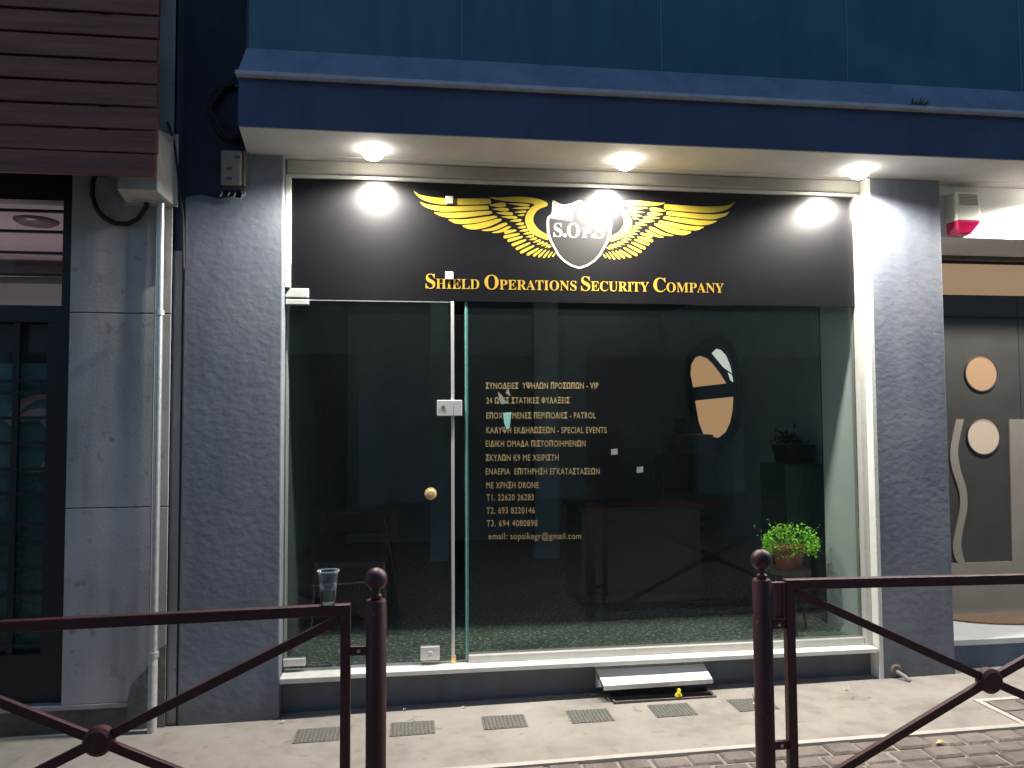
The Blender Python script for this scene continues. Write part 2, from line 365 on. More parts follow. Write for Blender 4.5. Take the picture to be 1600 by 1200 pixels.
# interior shell
MB().box(SX0-.2, SX0-.0005, .06, .16, .25, 3.0).build('interior_jamb', REVEAL, sh)
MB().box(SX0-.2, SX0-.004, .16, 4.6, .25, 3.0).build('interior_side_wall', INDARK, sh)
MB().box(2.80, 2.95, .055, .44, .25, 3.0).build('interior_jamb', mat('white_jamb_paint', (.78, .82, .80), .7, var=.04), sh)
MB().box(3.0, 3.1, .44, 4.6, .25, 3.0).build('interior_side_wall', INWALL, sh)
MB().box(2.80, 3.05, .44, .455, .25, 3.0).build('interior_jamb_edge', BLACK, sh)
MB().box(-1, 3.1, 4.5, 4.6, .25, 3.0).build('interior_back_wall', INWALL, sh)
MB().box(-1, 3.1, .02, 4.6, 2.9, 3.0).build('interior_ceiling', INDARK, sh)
MB().box(-.71, 3.0, .06, 4.55, .15, .262).build('interior_floor', FLOOR, sh)
# inner partition that breaks the back wall into bays
for x0, x1 in ((.2, .38), (1.25, 1.5)):
    MB().box(x0, x1, 3.2, 3.35, .262, 2.9).build('interior_column', INWALL, sh)

# round window in the right-hand party wall of the shop, lit room behind it
rw = thing('round_window', 'round black framed window with a crossbar, orange lit room behind it', 'window', (2.99, 2.92, 1.95))
def on_wall(px, py, X):
    r = rt*((px-800)/F) + up*((600-py)/F) + fw
    return EYE + r*((X-EYE.x)/r.x)
def wall_shape(pts, x0, x1, name, m, parent):
    q = [on_wall(px, py, x0) for px, py in pts]; n = len(q)
    b = MB(); b.add([(x0, p.y, p.z) for p in q]+[(x1, p.y, p.z) for p in q],
        [list(range(n)), [n+i for i in range(n)][::-1]]+[(i, n+i, n+(i+1) % n, (i+1) % n) for i in range(n)])
    o = b.build(name, m, parent)
    bm = bmesh.new(); bm.from_mesh(o.data); bmesh.ops.recalc_face_normals(bm, faces=bm.faces); bm.to_mesh(o.data); bm.free(); return o
OUT = [(1072,585),(1075,562),(1084,549),(1096,542),(1108,531),(1122,529),(1135,540),(1146,560),(1153,590),(1155,620),(1153,650),(1147,672),(1138,687),(1126,697),(1112,700),(1100,690),(1088,668),(1078,635)]
fr_ = wall_shape(OUT, 2.965, 2.999, 'frame', BLACK, rw)
wall_shape([(1079,585),(1080,570),(1086,559),(1093,556),(1104,560),(1114,570),(1124,583),(1134,599),(1083,605)], 2.960, 2.9645, 'pane', ORANGE, rw)
wall_shape([(1086,626),(1145,620),(1144,640),(1140,660),(1133,675),(1122,684),(1100,680),(1092,660)], 2.960, 2.9645, 'pane', ORANGE, rw)
wall_shape([(1112,552),(1119,545),(1126,547),(1134,556),(1140,571),(1143,583),(1130,574)], 2.960, 2.9645, 'pane', WHITELIT, rw)
wall_shape([(1137,582),(1143,586),(1145,597),(1141,594)], 2.960, 2.9645, 'pane', WHITELIT, rw)
q = [on_wall(px, py, 2.955) for px, py in OUT]
MB().tube(q+[q[0]], .022, 8).build('rim', BLACK, fr_, smooth=True)

# ------------------------------------------------------------------ glazing
dr = thing('glass_door', 'frameless glass shop door with a brass knob and steel patch fittings', 'door', (-.2, 0, .26))
MB().box(-.700, .238, -.006, .004, .275, 2.345).build('door_pane', GLASS, dr)
MB().box(.238, .256, -.012, .010, .262, 2.352).build('edge_strip', STEEL, dr, .002)
MB().box(-.70, .238, -.008, .006, 2.345, 2.352).build('top_edge', STEEL, dr)
a = at(447, 475, -.03); c = at(482, 475, -.03)
MB().box(-.702, c.x, -.030, .02, 2.318, 2.348).build('hinge', STEEL, dr, .003)
MB().prism([(-.702, 2.3725), (-.676, 2.410), (c.x, 2.410), (c.x, 2.358), (-.702, 2.358)], -.032, .02).build('hinge', STEEL, dr, .003)
c0, c1 = at(437, 1042, -.02), at(477, 1029, -.02)
MB().box(-.702, c1.x, -.020, .02, c0.z, c1.z).build('hinge', STEEL, dr, .003)
c0, c1 = at(683, 650, -.03), at(722, 625, -.03)
lk = MB().box(c0.x, .246, -.034, .024, c0.z, c1.z).build('lock', STEEL, dr, .004)
MB().lathe([(0, -.004), (.011, -.004), (.011, 0)], ((c0.x+.246)/2-.01, -.034, (c0.z+c1.z)/2+.005), 16, 'y').build('keyhole', GRATE, lk)
MB().box(.249, c1.x, -.032, .024, c0.z, c1.z).build('strike_plate', STEEL, dr, .004)
k = at(673, 772, -.04)
kn = MB().lathe([(.012, .03), (.034, .025), (.036, .018), (.034, .010), (.016, .006), (.014, -.012), (.026, -.022), (.030, -.034), (.024, -.046), (0, -.050)], (k.x, -.04, k.z), 12, 'y').build('knob', BRASS, dr)
c0, c1 = at(657, 1033, -.02), at(687, 1010, -.02)
pf = MB().box(c0.x, c1.x, -.026, .02, c0.z+.004, c1.z).build('floor_lock', STEEL, dr, .003)
MB().lathe([(0, -.006), (.014, -.006), (.016, 0)], ((c0.x+c1.x)/2, -.026, (c0.z+c1.z)/2), 16, 'y').build('lock_cylinder', ALU, pf)
MB().box(.236, .262, -.014, .012, .2585, .30).build('bottom_stop', BRASS, dr)

wn = thing('shop_window', 'large fixed clear glass pane with a green polished edge', 'window', (1.55, 0, .26))
MB().box(.338, 2.781, .004, .014, .300, 2.36).build('pane', GLASS, wn)
MB().box(.318, .338, .003, .015, .262, 2.352).build('pane_edge', GEDGE, wn)
MB().box(.3245, .3275, -.001, .003, .262, 2.352).build('edge_highlight_strip', mat('pale_edge_highlight', (.34, .50, .46), .2), wn)  # pale strip, the highlight along the glass edge put in as colour

# ------------------------------------------------------------------ the sign
sg = thing('shop_sign', 'black fascia sign with golden winged shield and serif lettering', 'sign', (1.05, 0, 2.35))
MB().box(-.676, 2.782, -.010, .012, 2.353, 3.052).build('board', SIGNB, sg)
XC = at(905, 370, -.012).x
def z1(x, y): return at(620+x/5.714, 270+y/5.714, -.012)
def z8(x, y): return at(840+x/9.229, 300+y/9.231, -.012)
def smoothpoly(pts, n=4):
    out = []; N = len(pts)
    for i in range(N):
        p0, p1, p2, p3 = (Vector(pts[(i+k) % N]) for k in (-1, 0, 1, 2))
        for t in range(n):
            u = t/n
            out.append(tuple(0.5*((2*p1)+(p2-p0)*u+(2*p0-5*p1+4*p2-p3)*u*u+(3*p1-p0-3*p2+p3)*u**3)))
    return out
def inset(pts, d):
    c = []; N = len(pts)
    A = sum(pts[i][0]*pts[(i+1) % N][1]-pts[(i+1) % N][0]*pts[i][1] for i in range(N)); sgn = 1 if A > 0 else -1
    for i in range(N):
        p, q, r = Vector(pts[i-1]), Vector(pts[i]), Vector(pts[(i+1) % N])
        n1 = (q-p).normalized(); n2 = (r-q).normalized(); n1 = Vector((-n1.y, n1.x)); n2 = Vector((-n2.y, n2.x))
        nn = (n1+n2); nn = nn/max(.6, nn.length*nn.length/2) if nn.length > .1 else n1
        c.append(tuple(q+nn*d*sgn))
    return c
LONG = [
 [(145,155),(200,190),(280,208),(400,220),(520,226),(810,227),(840,240),(843,265),(820,280),(660,287),(500,288),(380,283),(260,255),(190,215)],
 [(207,258),(270,278),(380,292),(500,296),(790,290),(820,300),(822,318),(800,331),(500,348),(380,345),(300,325),(240,300)],
 [(328,352),(420,354),(540,352),(820,338),(848,350),(845,368),(700,390),(540,406),(440,401),(370,380)],
 [(460,415),(600,412),(720,398),(870,380),(895,388),(890,402),(760,440),(600,459),(520,453),(485,435)],
 [(585,468),(700,454),(800,432),(900,408),(935,412),(930,432),(850,472),(760,500),(680,508),(620,497)],
 [(750,512),(850,487),(930,452),(975,443),(990,455),(975,472),(900,507),(850,520),(790,522)],
 [(845,532),(920,507),(980,478),(1015,475),(1020,487),(960,525),(910,538),(870,540)]]
BONE = [(825,212),(900,218),(1000,213),(1100,210),(1200,218),(1290,238),(1340,262),(1350,285),(1335,302),(1290,318),(1250,345),(1226,385),(1221,430),(1245,475),(1290,520),(1345,552),(1352,602),(1280,580),(1210,545),(1165,495),(1145,440),(1147,390),(1167,345),(1200,305),(1225,283),(1150,268),(1000,258),(900,245),(855,232)]
def leaf(tx, ty, bx, by, wd, pr):
    d = Vector((bx-tx, by-ty)); L = d.length; d /= L; nn = Vector((-d.y, d.x))
    return [tuple(Vector((tx, ty))+d*L*u+nn*wd*v) for u, v in pr]
ROUND = [(0,0),(.04,.32),(.14,.48),(.5,.46),(.85,.34),(1,.16),(1,-.16),(.85,-.34),(.5,-.46),(.14,-.48),(.04,-.32)]
POINT = [(0,0),(.25,.26),(.55,.46),(.85,.46),(.97,.28),(1,0),(.97,-.28),(.85,-.46),(.55,-.46),(.25,-.26)]
LOWER = [(955,535,1068,512,34),(950,575,1098,545,34),(985,608,1125,570,34),(1022,648,1155,598,33),(1060,683,1192,625,32),(1098,715,1228,650,32),(1158,735,1268,672,30),(1215,746,1302,680,27),(1262,755,1335,685,25),(1308,762,1364,692,22),(1350,758,1392,702,20),(1388,752,1418,712,18)]
MID = [(822,290,978,284,46),(848,323,1003,330,36),(880,358,1040,366,33),(925,392,1078,400,31),(1000,432,1115,422,30),(1052,460,1138,452,28),(1074,492,1154,480,28),(1090,522,1178,508,28),(1122,548,1207,532,27),(1148,575,1228,560,26),(1178,600,1252,582,26),(1212,622,1287,600,25),(1243,642,1317,617,25),(1283,657,1347,627,24),(1318,670,1367,642,22),(1346,674,1382,652,18)]
INNER = [(983,274,1188,290,26),(1018,318,1190,312,26),(1045,352,1160,345,26),(1072,382,1142,374,22)]
feathers = [smoothpoly(f) for f in LONG] + [smoothpoly(BONE)] + [smoothpoly(leaf(*q, ROUND), 3) for q in LOWER] + [smoothpoly(leaf(*q, POINT), 3) for q in MID+INNER]
for side in (0, 1):
    b = MB(); e = MB()
    for i, f in enumerate(feathers):
        pts = [z1(*p) for p in inset(f, 2.6 if i < 8 else 1.8)]
        pts = [((2*XC-p.x) if side else p.x, p.z + (-(0.012)*(p.x-XC)*0 if side else 0)) for p in pts]
        b.poly(pts, -.0115-.00008*(i % 5))
    b.build('wing', GOLD, sg)
HS = [(215,128),(240,125),(300,160),(350,178),(400,183),(500,160),(550,138),(600,116)]
HS2 = [(140,362),(190,325),(205,290),(208,220)]
LOWS = [(600,1110),(480,1070),(370,1000),(290,915),(235,815),(180,720),(145,620),(134,560),(131,470),(132,400)]
half = [(600,116)] + HS[:-1][::-1] + HS2[::-1] + LOWS[::-1]
full = half + [(1200-x, y) for x, y in half[1:-1][::-1]]
sp = MB().poly([(z8(*p).x, z8(*p).z) for p in full], -.0122).build('shield', CREAM, sg)
MB().poly([(z8(600+(x-600)*.925, 590+(y-590)*.945+(-14 if y > 590 else 0)*0).x, z8(600+(x-600)*.925, 590+(y-590)*.945).z) for x, y in full], -.0126).build('shield_field', mat('grey_shield_print', (.022, .021, .021), .38, spec=.35), sp)
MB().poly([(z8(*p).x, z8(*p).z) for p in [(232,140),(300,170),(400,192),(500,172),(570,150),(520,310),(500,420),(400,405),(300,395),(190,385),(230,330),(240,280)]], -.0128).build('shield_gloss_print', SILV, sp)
def serif_word(word, a, b, zbig, small, mb, Y):
    vs0, fs0 = glyphs(MATH[word[0]]); w0 = max(v[0] for v in vs0); V = list(vs0); Fc = [list(f) for f in fs0]
    vs1, fs1 = glyphs(''.join(MATH.get(c, c) for c in word[1:])); mn = min(v[0] for v in vs1); k = len(V)
    V += [((x-mn)*small+w0+.035, y*small) for x, y in vs1]; Fc += [[i+k for i in f] for f in fs1]
    put_text(mb, V, Fc, a, b, zbig, Y)
for word, xa, xb in (('SHIELD', 665, 749), ('OPERATIONS', 757, 901), ('SECURITY', 908, 1014), ('COMPANY', 1021, 1131)):
    ya = 450.5+(xa-665)*.0150; yb = 450.5+(xb-665)*.0150
    b = MB(); serif_word(word, at(xa, ya, -.012), at(xb, yb, -.012), .125, .68, b, -.0125); b.build('lettering', GOLDT, sg)
b = MB()
for ch, xa, xb, yb, kz in (('S', 232, 356, 645, .12), ('O', 425, 610, 655, .125), ('P', 640, 765, 655, .085), ('S', 830, 962, 660, .12)):
    vs, fs = glyphs(MATH[ch]); put_text(b, vs, fs, z8(xa, yb), z8(xb, yb), kz, -.0134)
for x, y in ((392, 625), (800, 635)):
    p = z8(x, y); b.poly([(p.x+.011*math.cos(i*.524), p.z+.011*math.sin(i*.524)) for i in range(12)], -.0134)
b.build('monogram', CREAM, sg)
for (px, py), lb in (((702, 313), 'small square white clip over the left wing of the sign'), ((702, 431), 'small square white clip covering part of the word SHIELD')):
    p = at(px, py, -.012)
    tag(MB().box(p.x-.023, p.x+.023, -.026, -.0145, p.z-.023, p.z+.023).build('glass_clip', mat('white_clip_plastic', (.75, .73, .70) if py > 400 else (.55, .50, .36), .4), None, .004), lb, 'clip', 'square clips on the sign')

# ------------------------------------------------------------------ vinyl text on the pane
vt = thing('window_lettering', 'gold vinyl text lines listing services and phone numbers on the glass', 'lettering', at(850, 720, 0))
LINES = [('ΣΥΝΟΔΕΙΕΣ  ΥΨΗΛΩΝ ΠΡΟΣΩΠΩΝ - VIP', 759, 935, 607.5), ('24 ΩΡΕΣ ΣΤΑΤΙΚΕΣ ΦΥΛΑΞΕΙΣ', 760, 890, 630.5),
 ('ΕΠΟΧΟΥΜΕΝΕΣ ΠΕΡΙΠΟΛΙΕΣ - PATROL', 760, 931, 654), ('ΚΑΛΥΨΗ ΕΚΔΗΛΩΣΕΩΝ - SPECIAL EVENTS', 760, 948, 677),
 ('ΕΙΔΙΚΗ ΟΜΑΔΑ ΠΙΣΤΟΠΟΙΗΜΕΝΩΝ', 759, 915, 698), ('ΣΚΥΛΩΝ Κ9 ΜΕ ΧΕΙΡΙΣΤΗ', 759, 873, 720), ('ΕΝΑΕΡΙΑ  ΕΠΙΤΗΡΗΣΗ ΕΓΚΑΤΑΣΤΑΣΕΩΝ', 759, 937, 741.5),
 ('ΜΕ ΧΡΗΣΗ DRONE', 760, 842, 763), ('T1. 22620 26283', 760, 834, 782), ('T2. 693 8220146', 760, 836, 802.5), ('T3. 694 4080898', 760, 840, 822.5),
 ('email: sopsikegr@gmail.com', 763, 908, 842.5)]
for t, xa, xb, yb in LINES:
    t = ''.join(LAT.get(c, SANSB.get(c, c)) for c in t)
    vs, fs = glyphs(t, 0.010, 1.10); b = MB()
    put_text(b, vs, fs, at(xa, yb, 0), at(xb, yb-.4, 0), .052, .0015); b.build('text_line', DIMGOLD, vt)
def scrap(pts, label, m, name='torn_sticker', cat='sticker', group=None):
    q = [at(x, y, .0) for x, y in pts]
    return tag(MB().prism([(p.x, p.z) for p in q], .0005, .0032).build(name, m), label, cat, group)
PAPER = mat('teal_paper', (.24, .50, .45), .7, var=.2); PAPER2 = mat('grey_paper', (.20, .225, .22), .7, var=.3)
scrap([(786,645),(799,644),(798,655),(796,669),(792,671),(788,662)], 'pale teal torn sticker remnant between the lettering lines', PAPER)
scrap([(778,612),(784,617),(788,624),(793,629),(784,632),(780,624)], 'grey torn sticker scrap over the second text line', PAPER2)
scrap([(794,607),(798,619),(794,617),(790,614)], 'tiny torn sticker flake just under the first text line', PAPER2)
for x, y, lb in ((960, 706, 'upper left of two tiny grey square stickers on the glass'), (1000, 734, 'lower right of two tiny grey square stickers on the glass')):
    scrap([(x-5, y-4), (x+5, y-5), (x+5, y+4), (x-5, y+5)], lb, PAPER2, 'square_sticker', 'sticker', 'square stickers on the window')

# ------------------------------------------------------------------ lamps in the soffit
EM = bpy.data.materials.new('lamp_glow'); EM.use_nodes = True
n_ = EM.node_tree.nodes; n_.remove(n_['Principled BSDF']); e_ = n_.new('ShaderNodeEmission'); e_.inputs[0].default_value = (1.0, .95, .84, 1); e_.inputs[1].default_value = LENS
EM.node_tree.links.new(e_.outputs[0], n_['Material Output'].inputs[0])
LOC = [(-.203, -.25, 3.154), (1.234, -.25, 3.154), (2.684, -.25, 3.154), (4.13, -.25, 3.154)]
LB = ['lit soffit downlight above the glass door', 'lit soffit downlight above the winged shield', 'lit soffit downlight next to the right pillar top', 'lit soffit downlight above the neighbouring doorway lintel']
dl = thing('downlight', LB[0], 'downlight', LOC[0], 'downlights in the soffit')
MB().lathe([(.040, .0), (.040, -.006), (.066, -.006), (.070, .0)], LOC[0], 32, 'z', cap=False).build('trim_ring', STEEL, dl, smooth=True)
MB().lathe([(.0395, -.001), (.062, -.010)]+[(.062*math.cos(R(a)), -.010-.052*math.sin(R(a))) for a in range(10, 90, 10)]+[(.0001, -.062)], LOC[0], 32, 'z', cap=False).build('lens', EM, dl, smooth=True)
for c_ in dl.children: c_.location = -dl.location
sl_ = bpy.data.lights.new('beam', 'SPOT'); sl_.energy = LAMP; sl_.color = (1.0, .945, .86); sl_.spot_size = R(166); sl_.spot_blend = .45; sl_.shadow_soft_size = .04
so_ = bpy.data.objects.new('beam', sl_); COL.objects.link(so_); so_.parent = dl; so_.location = (0, 0, -.066)
for l_, lb in zip(LOC[1:], LB[1:]): copy_thing(dl, l_, lb)

# ------------------------------------------------------------------ right neighbour
ng = thing('neighbouring_shop', 'neighbouring shop entrance with a recessed grey door and white lintel', 'building', (4.1, 0, .1))
MB().box(3.326, 6.5, 0, .50, 2.815, 3.158).build('lintel', mat('white_lintel_paint', (.66, .65, .62), .7, var=.06), ng, .004)
MB().box(3.326, 6.5, .50, .62, 2.79, 3.158).build('door_head', BASE_L, ng)
MB().box(3.3255, 6.5, -.02, .62, .0, .225).build('entrance_step', mat('blue_step_paint', (.10, .125, .20), .7, var=.25, vscale=5, bump=.2), ng, .004)
MB().box(3.3255, 6.5, -.035, .62, .2252, .262).build('step_slab', mat('pale_step_stone', (.55, .56, .55), .6, var=.08), ng, .004)
MB().box(3.326, 6.5, .56, .579, 2.772, 2.79).build('transom_frame', COUNTER, ng, .003)
MB().box(3.326, 6.5, .58, .60, 2.54, 2.775).build('transom', mat('lit_transom_tan', (.14, .11, .08), .5, emit=(.50, .33, .20), estr=.62), ng)
MB().box(3.31, 3.36, .30, .62, .2, 2.8).build('entrance_side_wall', PLINTH, ng)
DG = mat('dark_bronze_door', (.050, .048, .045), .4, var=.15, vscale=4)
DGR = mat('taupe_door_board', (.24, .215, .185), .6, var=.08)
dd = MB().box(3.36, 4.40, .55, .60, .262, 2.54).build('door', DG, ng)
MB().box(4.405, 6.5, .55, .60, .262, 2.54).build('side_panel', DG, ng)
c0, c1 = at(1475, 495, .545), at(1600, 497, .545)
MB().box(3.36, 6.4, .541, .5499, c0.z-.006, c0.z+.006).build('door_rail_groove', BLACK, dd)
MB().box(3.36, 6.4, .540, .5499, .262, at(1490, 880, .54).z).build('kick_board', DGR, dd)
WV = [(1494,655),(1485,700),(1487,730),(1498,765),(1500,790),(1494,825),(1489,850),(1491,868),(1497,880)]
WVR = [(1510,882),(1505,870),(1502,850),(1505,825),(1511,795),(1510,765),(1500,730),(1497,700),(1506,655)]
def fair(pts, n=5):
    out = []
    for i in range(len(pts)-1):
        p0, p1, p2, p3 = (Vector(pts[min(max(i+k, 0), len(pts)-1)]) for k in (-1, 0, 1, 2))
        for t in range(n):
            u = t/n; out.append(tuple(0.5*((2*p1)+(p2-p0)*u+(2*p0-5*p1+4*p2-p3)*u*u+(3*p1-p0-3*p2+p3)*u**3)))
    return out+[pts[-1]]
q = [at(x, y, .54) for x, y in fair(WV)+fair(WVR)]
MB().prism([(p.x, p.z) for p in q], .5385, .5498).build('wave_inlay', DGR, dd)
q = [at(x, y, .54) for x, y in [(1577,655),(1620,655),(1620,884),(1582,882)]]
MB().prism([(p.x, p.z) for p in q], .5395, .5498).build('side_board', DGR, dd)
for (cx, cy), mm, rr in (((1533, 583.5), ORANGE, .124), ((1536.5, 682), ORANGE2, .126)):
    p = at(cx, cy, .545)
    rd = MB().lathe([(rr, 0), (rr, -.012), (rr+.008, -.012), (rr+.008, 0)], (p.x, .5495, p.z), 40, 'y', cap=False).build('round_pane_rim', DG, dd)
    MB().lathe([(0, 0), (rr, 0)], (p.x, .546, p.z), 40, 'y', cap=False).build('round_pane', mm, dd)
mt = MB()
pts = [(4.22+.58*math.cos(math.pi*i/20), .50-.30*math.sin(math.pi*i/20)) for i in range(21)]
n = len(pts)
mt.add([(x, y, .2625) for x, y in pts]+[(x, y, .274) for x, y in pts], [list(range(n)), [n+i for i in range(n)][::-1]]+[(i, (i+1) % n, n+(i+1) % n, n+i) for i in range(n)])
tag(mt.build('doormat', mat('brown_coir', (.19, .12, .08), .95, var=.3, vscale=60, bump=.8, bscale=200, bdist=.006)), 'half round brown doormat on the pale step of the neighbouring door', 'doormat')
# siren
sr = thing('alarm_siren', 'cream alarm siren with louvred front and magenta lens', 'alarm siren', (3.5, -.05, 2.83))
CRM = mat('cream_plastic', (.80, .76, .66), .45)
bd = MB(); bd.hexa([(3.450,-.095,2.905),(3.612,-.095,2.905),(3.614,0,2.905),(3.432,0,2.905),(3.455,-.080,3.092),(3.608,-.080,3.092),(3.612,0,3.092),(3.436,0,3.092)])
bd.build('housing', CRM, sr, .006)
b = MB()
for i in range(8):
    z = 3.008+i*.009; b.box(3.468, 3.598, -.0885+(z-3.008)*.08, -.075, z, z+.004)
b.build('louvre', mat('grey_louvre', (.17, .16, .14), .5), sr)
bl = MB(); bl.hexa([(3.475,-.060,2.822),(3.56,-.068,2.826),(3.575,0,2.822),(3.44,0,2.820),(3.449,-.097,2.904),(3.613,-.097,2.904),(3.615,0,2.904),(3.431,0,2.904)])
bl.build('strobe_lens', mat('magenta_lens', (.70, .015, .11), .15, spec=.6, coat=.5), sr, .01)

# ------------------------------------------------------------------ left neighbour
lf = thing('old_building', 'old grey rendered building with a barred dark doorway', 'building', (-2.0, 0, 0))
for z0, z1_ in ((.165, 1.192), (1.198, 2.243), (2.249, 6.5)):
    MB().box(-1.822, -1.30, -.10, .10, z0, z1_).build('wall_panel', WALL_L, lf, .003)
MB().box(-1.822, -1.30, -.094, .09, .16, 6.5).build('wall_core', BASE_L, lf)
MB().box(-1.30, -1.236, -.075, .10, -.1, 2.6).build('corner_strip', WALL_L, lf)
MB().box(-1.251, -1.2365, -.077, -.06, -.1, 2.9).build('corner_gap', BLACK, lf)
MB().box(-2.9, -1.49, -.105, .10, .137, .163).build('base_ledge', mat('worn_pale_ledge', (.30, .29, .28), .8, var=.3), lf, .004)
MB().box(-2.9, -1.30, -.085, .10, -.1, .1365).build('wall_base', BASE_L, lf)
pp = [(-1.49,-.02),(-1.30,-.02),(-1.30,.46),(-1.36,.42),(-1.40,.33),(-1.47,.26),(-1.49,.18)]
MB().prism(pp, -.104, -.098).build('bare_render_patch', mat('bare_dark_render', (.14, .135, .125), .9, var=.35, vscale=10, bump=.4), lf)
MB().box(-3.2, -1.821, -.07, .02, 2.93, 3.2).build('door_lintel', DARKF, lf)
MB().box(-3.2, -1.822, .02, .12, 2.93, 6).build('upper_wall', BASE_L, lf)
# glazed door with bars
fm = MB()
fm.box(-1.885, -1.823, -.05, .06, .16, 2.93); fm.box(-3.1, -1.885, -.045, .06, 2.20, 2.29); fm.box(-3.1, -1.885, -.045, .06, 2.87, 2.93)
fm.box(-3.1, -1.885, -.045, .06, .16, .42); fm.box(-1.955, -1.885, -.042, .05, .42, 2.20)
dl_ = fm.build('door_frame', DARKF, lf)
b = MB()
for z in (2.46, 2.582, 2.70, 2.815):
    b.box(-3.1, -1.885, -.030, -.012, z-.008, z+.008)
b.build('fanlight_bars', DARKF, dl_)
b = MB()
for y0 in (516+80, 614, 653, 692, 733, 771, 819, 848, 888, 928, 967, 1008, 1048, 1078):
    z = at(50, y0, -.02).z
    if .42 < z < 2.2: b.box(-3.1, -1.95, -.030, -.012, z-.009, z+.009)
for x in (-2.115, -2.30, -2.49): b.box(x-.016, x+.016, -.034, -.010, .42, 2.20)
b.build('grille', BLACK, dl_)
MB().box(-3.1, -1.89, .012, .018, .42, 2.20).build('door_glass', GLASS, dl_)
MB().box(-3.1, -1.89, .012, .018, 2.29, 2.87).build('fanlight_glass', GLASS, dl_)
# room behind
PINK = mat('pinkish_room_paint', (.58, .49, .51), .8, var=.05)
MB().box(-5.5, -1.80, .1, 3.0, 3.10, 3.2).build('room_ceiling', PINK, lf)
MB().box(-5.5, -1.80, 3.0, 3.1, .2, 3.2).build('room_back_wall', PINK, lf)
MB().box(-1.80, -1.70, .1, 3.0, .2, 3.2).build('room_side_wall', mat('grey_room_paint', (.35, .33, .36), .8), lf)
MB().box(-5.6, -5.5, .1, 3.0, .2, 3.2).build('room_side_wall', PINK, lf)
MB().box(-5.5, -1.80, .1, 3.0, .15, .2).build('room_floor', COUNTER, lf)
MB().box(-5.5, -2.42, 2.6, 2.9, .2, 2.86).build('room_pier', mat('grey_room_pier', (.34, .33, .37), .8), lf)
MB().box(-2.42, -1.80, 2.75, 2.9, .2, 2.70).build('room_pier', mat('mauve_room_pier', (.26, .22, .23), .8), lf)
yl = next(y_/100 for y_ in range(40, 290) if at(57, 346, y_/100).z >= 3.09); xl = at(57, 346, yl).x
cl = thing('ceiling_lamp', 'flat round ceiling lamp inside the barred doorway', 'lamp', (xl, yl, 3.1))
MB().lathe([(.0001, -.03), (.11, -.028), (.14, -.012), (.145, 0)], (xl, yl, 3.098), 32).build('shade', mat('smoked_shade', (.17, .13, .14), .35), cl, smooth=True)
rl = bpy.data.lights.new('room_fill_light', 'POINT'); rl.energy = 26; rl.color = (1.0, .80, .80); rl.shadow_soft_size = .25  # unseen point light added low in the room, has no fixture
ro = bpy.data.objects.new('room_fill_light', rl); COL.objects.link(ro); ro.location = (-3.2, 1.7, 1.5)
# poster behind the glass
ps = thing('window_poster', 'green poster with a pink curved swirl behind the barred door glass', 'poster', (-2.1, .03, 1.2))
c0, c1 = at(0, 565, .03), at(95, 1000, .03)
MB().box(-2.6, -1.96, .030, .034, at(0, 742, .03).z, at(0, 568, .03).z).build('sheet', mat('green_poster', (.10, .20, .185), .6, var=.15), ps)
q = [(8,655),(30,625),(55,617),(85,616),(85,622),(58,625),(42,633),(28,650),(45,640),(62,637),(75,640),(84,645),(84,735),(46,738),(62,730),(76,712),(80,695),(72,670),(62,656),(42,657),(22,661),(20,667),(10,660)]
MB().poly([(at(x, y, .029).x, at(x, y, .029).z) for x, y in q], .0292).build('swirl', mat('pink_print', (.66, .40, .38), .6), ps)
MB().box(-2.6, -1.96, .040, .044, .42, at(0, 742, .03).z).build('lower_sheet', mat('frosted_green', (.07, .13, .13), .5, var=.5, vscale=60), ps)

MB().box(-3.1, -1.89, .060, .066, .42, 2.20).build('dark_backing', mat('dark_backing_sheet', (.05, .035, .04), .8), lf)  # added dark sheet, keeps the lit room from showing around the poster

# timber slat screen
sl = thing('slatted_screen', 'brown horizontal timber slat screen projecting over the barred doorway', 'screen', (-2.3, -.45, 2.9))
b = MB(); z = 2.893
i = 0
while z < 4.3:
    e = random.uniform(-.006, .006)
    b.box(-3.6, -1.275+random.uniform(-.006, .004), -.47+e*.6, -.44+e*.6, z, z+.108+random.uniform(-.004, .004)); z += .1195; i += 1
b.build('slats', WOOD, sl, .003)
for x in (-1.55, -2.3, -3.2): MB().box(x-.02, x+.02, -.433, -.40, 2.90, 4.3).box(x-.015, x+.015, -.402, .0, 3.55, 3.59).build('bracket', DARKF, sl)

eb = thing('electrical_box', 'white electrical box half hidden behind the timber slats', 'electrical box', (-1.4, -.2, 2.85))
MB().hexa([(-1.52,-.30,2.868),(-1.318,-.30,2.868),(-1.290,-.10,2.845),(-1.54,-.10,2.845),(-1.52,-.30,3.20),(-1.318,-.30,3.20),(-1.290,-.10,3.23),(-1.54,-.10,3.23)]).build('cover', BOXW, eb, .006)
MB().box(-1.55, -1.272, -.115, -.099, 2.838, 3.245).build('back_plate', BOXW, eb, .004)
pc = thing('conduit_pipe', 'galvanised conduit pipe running down the grey wall to the pavement', 'pipe', (-1.345, -.16, .06))
MB().tube([(-1.342, -.16, 2.84), (-1.342, -.16, .40)], .0185, 16).build('pipe', GALV, pc, smooth=True)
MB().tube([(-1.346, -.16, .42), (-1.346, -.16, .02)], .0235, 16).build('lower_sleeve', mat('grey_painted_pipe', (.42, .42, .40), .6, var=.2, vscale=20), pc, smooth=True)
for z in (2.243, .425):
    MB().lathe([(.0195, -.014), (.026, -.014), (.026, .014), (.0195, .014)], (-1.342, -.16, z), 16).build('clamp', GALV, pc)
MB().tube([(-1.375, -.115, 2.84), (-1.378, -.115, 1.6), (-1.376, -.115, .1)], .007, 8).build('side_cable', mat('grey_cable', (.25, .25, .26), .6), pc, smooth=True)
